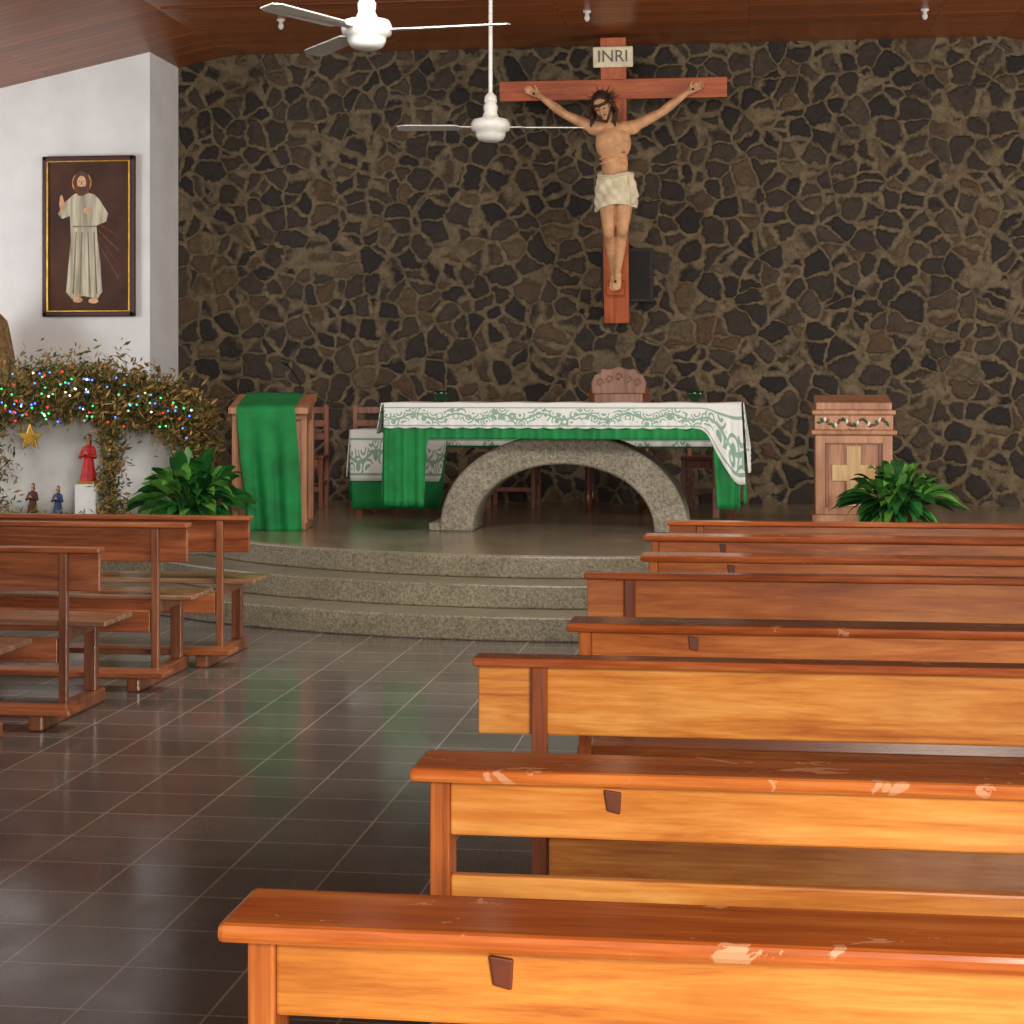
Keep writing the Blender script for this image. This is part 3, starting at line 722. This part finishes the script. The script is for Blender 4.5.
# ------------------------------------------------------------ ceiling fans
def fan(X, Y, Z, angs, R=0.78):
    f = empty('ceiling_fan', (X, Y, Z))
    lathe('motor_housing', [(0, -0.10), (0.05, -0.10), (0.085, -0.085), (0.10, -0.06), (0.105, -0.03), (0.13, -0.02), (0.135, 0.02), (0.12, 0.05), (0.06, 0.065), (0.045, 0.10), (0.05, 0.14), (0.03, 0.18), (0, 0.18)], M_fan, f)
    lathe('down_rod', [(0.014, 0.15), (0.014, ZC-Z-0.05)], M_fan, f, 12)
    lathe('ceiling_canopy', [(0.014, ZC-Z-0.16), (0.045, ZC-Z-0.12), (0.07, ZC-Z-0.03), (0.07, ZC-Z-0.002)], M_fan, f)
    lathe('rod_cup', [(0.014, 0.24), (0.04, 0.21), (0.045, 0.17), (0.02, 0.16)], M_fan, f)
    for k, a in enumerate(angs):
        a = math.radians(a)
        prof = [(0.10, -0.022), (0.2, -0.03), (0.24, -0.052), (R-0.05, -0.062), (R, -0.04), (R, 0.04), (R-0.05, 0.062), (0.24, 0.052), (0.2, 0.03), (0.10, 0.022)]
        tw = math.tan(math.radians(9))
        V = []
        for zz in (-0.003, 0.003):
            for r, w in prof:
                V.append((r*math.cos(a)-w*math.sin(a), r*math.sin(a)+w*math.cos(a), 0.0+w*tw*(1 if r > 0.21 else 0.3)+zz))
        n_ = len(prof)
        F = [list(range(n_-1, -1, -1)), list(range(n_, 2*n_))]+[[i, (i+1) % n_, (i+1) % n_+n_, i+n_] for i in range(n_)]
        obj('blade_%d' % (k+1), V, F, M_blade, f)
fan(-2.0, 9.32, 3.42, (-6, 126, 242), 0.77)
fan(-1.75, 12.17, 3.31, (8, 100, 184), 0.64)
for (x, y) in ((-4.02, 15.2), (-1.36, 15.2), (1.47, 15.5)):
    l_ = empty('bulb_socket', (x, y, ZC))
    lathe('base', [(0, 0), (0.035, -0.0), (0.035, -0.015), (0.02, -0.02), (0.016, -0.04), (0, -0.04)], M_fan, l_, 16)
    bm = bmesh.new(); ell(bm, (0, 0, -0.06), (0.024, 0.024, 0.032)); bmobj('bulb', bm, M_fan, l_, True)

# ------------------------------------------------------------ potted plants
def plant(X, Y, W, Hh, nleaf, seed, ymax=None):
    random.seed(seed)
    p = empty('potted_peace_lily', (X, Y, PZ))
    lathe('pot', [(0, 0), (0.10, 0), (0.125, 0.14), (0.135, 0.15), (0.135, 0.17), (0.12, 0.17), (0.11, 0.14), (0, 0.14)], M_terra, p)
    lathe('soil', [(0, 0.142), (0.112, 0.145)], M_soil, p)
    V = []; F = []; fm = []
    sv = []; sf = []
    for k in range(nleaf):
        az = random.uniform(0, 2*pi); rr = random.uniform(0.2, 1.0)
        low = k > nleaf*0.8
        if low: rr = random.uniform(0.45, 0.8); az = random.uniform(1.15*pi, 1.85*pi)
        tx, ty = math.cos(az)*W/2*rr, math.sin(az)*W/2*rr*0.75
        if ymax is not None and ty > ymax: ty = random.uniform(-ymax, ymax)
        tip = Vector((tx, ty, max(0.03, 0.10+Hh*(1.0-rr*rr*0.9)*random.uniform(0.55, 1.1))))
        if low: tip.z = random.uniform(0.02, 0.14)
        b0 = Vector((math.cos(az)*0.05, math.sin(az)*0.05, 0.14))
        ctrl = b0*0.5+tip*0.5+Vector((0, 0, 0.10+0.12*random.random()))
        L = random.uniform(0.55, 0.68); wl = random.uniform(0.04, 0.062)
        def bz(t): return b0*(1-t)**2+ctrl*2*t*(1-t)+tip*t*t
        side = Vector((-math.sin(az), math.cos(az)*(0.4 if ymax else 1), random.uniform(-0.6, 0.6))).normalized()
        N = 8; st = len(V)
        for i in range(N+1):
            t = (1-L)+L*i/N; u = i/N
            w = wl*math.sin(pi*min(1, u*0.97+0.03))**0.7*(1-0.35*u) if 0 < i < N else 0.003
            c = bz(t); dz = Vector((0, 0, 0.25*w))
            for q in (c-side*w+dz, c, c+side*w+dz): V.append((q.x, q.y, max(0.012, q.z)))
        mi = 0 if random.random() < 0.62 else 1
        for i in range(N):
            a = st+i*3
            F += [[a, a+1, a+4, a+3], [a+1, a+2, a+5, a+4]]; fm += [mi, mi]
        s0 = len(sv)
        for i in range(4):
            c = bz((1-L)*i/3)
            for q in range(4):
                sv.append((c.x+0.005*math.cos(q*pi/2), c.y+0.005*math.sin(q*pi/2), c.z))
        for i in range(3):
            for q in range(4): sf.append([s0+i*4+q, s0+i*4+(q+1) % 4, s0+i*4+4+(q+1) % 4, s0+i*4+4+q])
    obj('leaves', V, F, [M_leaf, M_leaf2], p, True, fm)
    obj('stems', sv, sf, M_stem, p)
plant(1.10, 13.80, 1.12, 0.42, 190, 11)
plant(-4.10, 12.97, 1.18, 0.54, 200, 12, 0.10)

# ------------------------------------------------------------ nativity scene
N = empty('nativity_scene', (-5.2, 14.0, PZ))
random.seed(21)
def arcp(t):
    return Vector((-1.25+2.1*t, 0.05*math.sin(t*9), 0.90+0.19*math.sin(pi*min(1, t*1.05))-0.40*max(0, t-0.8)))
V = []; F = []; fm = []
def tuft(c, spread, n, ln=0.09, down=0.2):
    for _ in range(n):
        p = c+Vector((random.gauss(0, spread[0]), random.gauss(0, spread[1]), random.gauss(0, spread[2])))
        d = Vector((random.gauss(0, 1), random.gauss(0, 1), random.gauss(0, 1)-down)).normalized()*ln*random.uniform(0.5, 1.4)
        s = d.cross(Vector((random.random(), random.random(), random.random()))).normalized()*random.uniform(0.006, 0.015)
        i = len(V); q = [p, p+d*0.5+s, p+d, p+d*0.5-s]
        for w in q:
            w.z = max(0.02, w.z); V.append(tuple(w))
        F.append([i, i+1, i+2, i+3]); fm.append(random.choice((0, 0, 1, 1, 2, 3)))
for k in range(60):
    t = k/59; tuft(arcp(t), (0.05, 0.12, 0.095+0.03*math.sin(k*1.7)), 260, 0.075)
for k in range(40):
    t = random.random()*0.85; c = arcp(t)
    for q in range(4): tuft(c+Vector((0, -0.05, -0.12-0.03*q)), (0.025, 0.05, 0.03), 12)
for x, sx in ((0.09, 0.05), (-0.98, 0.11)):
    for k in range(16): tuft(Vector((x+0.02*math.sin(k), 0, 0.03+0.06*k)), (sx, 0.06, 0.04), 85, 0.07)
for k in range(20): tuft(Vector((0.6+0.03*k/2, 0, 0.78-0.012*k)), (0.06, 0.06, 0.06), 40)
for k in range(14): tuft(Vector((-1.2+k*0.16, -0.15, 0.05)), (0.07, 0.08, 0.02), 40, 0.06)
obj('dry_moss_canopy', V, F, M_moss, N, False, fm)
tube('branch_frame', [tuple(arcp(k/20)) for k in range(21)], 0.02, M_thorn, N)
tube('branch_post', [(0.09, 0, 0.01), (0.10, 0.0, 0.5), (0.09, 0, 1.05)], 0.018, M_thorn, N)
tube('branch_post_b', [(-0.98, 0, 0.01), (-1.0, 0.0, 0.5), (-0.98, 0, 1.0)], 0.018, M_thorn, N)
tube('branch_post_c', [(0.82, 0.1, 0.01), (0.81, 0.06, 0.5), (0.82, 0, 0.85)], 0.012, M_thorn, N)
sheet('white_backdrop', lambda a, b: (-1.3+1.95*a, 0.30+0.02*math.sin(a*30), 0.92-0.89*b), 80, 6, M_whitec, N)
bm = bmesh.new(); wpts = []
for k in range(150):
    t = random.random()
    c = arcp(t)+Vector((random.uniform(-0.05, 0.05), -0.26-random.random()*0.05, random.uniform(-0.28, 0.13) if t < 0.75 else random.uniform(-0.15, 0.1)))
    if k % 5 == 0: c = Vector((-1.1+random.uniform(-0.12, 0.25), -0.2, random.uniform(0.05, 0.8)))
    nf = len(bm.faces)
    bmesh.ops.create_icosphere(bm, subdivisions=1, radius=0.009, matrix=Matrix.Translation(c))
    mi = random.choice((0, 1, 1, 2, 2, 3))
    bm.faces.ensure_lookup_table()
    for f in bm.faces[nf:]: f.material_index = mi
    wpts.append(tuple(c))
bmobj('fairy_lights', bm, M_bulbs, N)
wpts.sort()
tube('light_string', wpts, 0.002, M_wire, N)
sp = [(0.115*(1 if i % 2 == 0 else 0.42)*math.sin(pi*i/5), 0.115*(1 if i % 2 == 0 else 0.42)*math.cos(pi*i/5)) for i in range(10)]
st_ = prism('gold_star', sp, -0.012, 0.012, M_gold, N, 0.004); st_.location = (-0.46, -0.32, 0.68)
def statuette(nm, x, y, z, h, robe):
    s = empty(nm, (0, 0, 0)); s.parent = N; s.location = (x, y, z)
    bm = bmesh.new()
    hb = h*0.86
    prof = [(0.03, 0.150), (0.25, 0.125), (0.48, 0.092), (0.62, 0.085), (0.76, 0.095), (0.82, 0.070), (0.87, 0.035)]
    for i in range(len(prof)-1):
        cap(bm, (0, 0, hb*prof[i][0]+(0.12*h if i == 0 else 0)), (0, 0, hb*prof[i+1][0]), prof[i][1]*h, prof[i+1][1]*h, 16)
    bmesh.ops.create_cone(bm, cap_ends=True, segments=20, radius1=0.165*h, radius2=0.12*h, depth=0.26*h, matrix=Matrix.Translation((0, 0, 0.155*h)))
    for q in range(9):
        t_ = 2*pi*q/9; cap(bm, (0.155*h*math.cos(t_), 0.155*h*math.sin(t_), 0.04*h), (0.085*h*math.cos(t_), 0.085*h*math.sin(t_), 0.5*h), 0.018*h, 0.012*h, 8)
    for sg in (-1, 1):
        ell(bm, (sg*0.085*h, 0, hb*0.80), (0.045*h, 0.045*h, 0.04*h))
        cap(bm, (sg*0.10*h, 0, hb*0.79), (sg*0.15*h, -0.05*h, hb*0.60), 0.036*h, 0.04*h, 8); cap(bm, (sg*0.15*h, -0.05*h, hb*0.60), (sg*0.05*h, -0.15*h, hb*0.66), 0.04*h, 0.035*h, 8)
    remesh('robe', bm, robe, s, h*0.014, 2)
    bm = bmesh.new(); cap(bm, (0, 0, hb*0.84), (0, -0.01*h, hb*0.93), 0.028*h, 0.028*h); ell(bm, (0, -0.015*h, hb*1.02), (0.048*h, 0.056*h, 0.068*h))
    cap(bm, (0, -0.068*h, hb*1.02), (0, -0.076*h, hb*1.0), 0.007*h, 0.010*h, 8)
    for sg in (-1, 1): cap(bm, (sg*0.035*h, -0.165*h, hb*0.67), (sg*0.01*h, -0.185*h, hb*0.73), 0.018*h, 0.013*h, 8)
    remesh('head_and_hands', bm, M_skin, s, h*0.012, 1)
    bm = bmesh.new(); ell(bm, (0, 0.012*h, hb*1.045), (0.056*h, 0.055*h, 0.066*h)); ell(bm, (0, 0.03*h, hb*0.95), (0.055*h, 0.035*h, 0.08*h)); remesh('hair', bm, M_hair, s, h*0.014, 1)
    box('plinth', (-0.17*h, 0.17*h), (-0.17*h, 0.17*h), (0, 0.025), M_gold, s)
box('statue_pedestal', (-0.19, -0.01), (-0.08, 0.10), (0.0, 0.30), M_whitec, N, 0.01)
statuette('angel_statuette', -0.10, 0.0, 0.30, 0.42, M_red)
statuette('mary_statuette', -0.32, -0.1, 0.02, 0.28, M_blue)
statuette('joseph_statuette', -0.54, -0.08, 0.02, 0.30, M_terra)
statuette('shepherd_statuette', -0.80, -0.22, 0.02, 0.28, M_straw)

SH = empty('straw_sheaf', (-6.86, 15.30, PZ))
def strawf(a, b):
    t = 2*pi*a; r = (0.40*math.sin(pi*(0.10+0.50*b))**0.6+0.02)*(1+0.03*math.sin(t*14))*(0.15+0.85*ss(0, 0.14, b))
    return (r*math.cos(t), r*math.sin(t), 1.93-1.91*b)
sheet('straw_bundle', strawf, 84, 30, M_straw, SH)

# ------------------------------------------------------------ lights
W = D.worlds.new('world'); scn.world = W; W.use_nodes = True
bg = W.node_tree.nodes['Background']; bg.inputs[0].default_value = (0.90, 0.95, 1.0, 1); bg.inputs[1].default_value = 0.70
def area(name, loc, tgt, size, power, col, sy=None):
    l = D.lights.new(name, 'AREA'); l.energy = power; l.color = col; l.size = size
    if sy: l.shape = 'RECTANGLE'; l.size_y = sy
    o = link(D.objects.new(name, l)); o.location = loc
    o.rotation_euler = (Vector(tgt)-Vector(loc)).to_track_quat('-Z', 'Y').to_euler()
    return o
area('rear_right_fill', (1.8, -2.2, 2.4), (0.2, 5.0, 0.6), 1.4, 440, (1, 0.94, 0.83))  # unseen lamp behind the camera, standing in for flash and rear daylight
area('chancel_fill', (-1.3, 8.2, 4.5), (-1.3, 13.6, 0.9), 2.4, 360, (1, 0.95, 0.88))  # unseen fill lamp added to brighten the platform and back wall
area('ceiling_fill_right', (6.3, 12.0, 1.7), (-3.5, 14.6, 4.0), 1.6, 250, (1, 0.96, 0.90), 3.0)  # unseen fill lamp added to lift the ceiling and wall end
area('white_wall_fill_left', (-9.0, 12.3, 2.4), (-6.3, 16.0, 2.6), 1.6, 95, (0.97, 0.98, 1))  # unseen fill lamp added for the white plaster wall

# ------------------------------------------------------------ camera
cam = D.cameras.new('camera'); cam.lens = 1800/1024*36; cam.sensor_width = 36
cam.shift_y = -127/1024
co = link(D.objects.new('camera', cam)); co.location = (0, 0, 1.55)
co.rotation_euler = (pi/2, 0, math.radians(7.5))
scn.camera = co
scn.view_settings.view_transform = 'Standard'
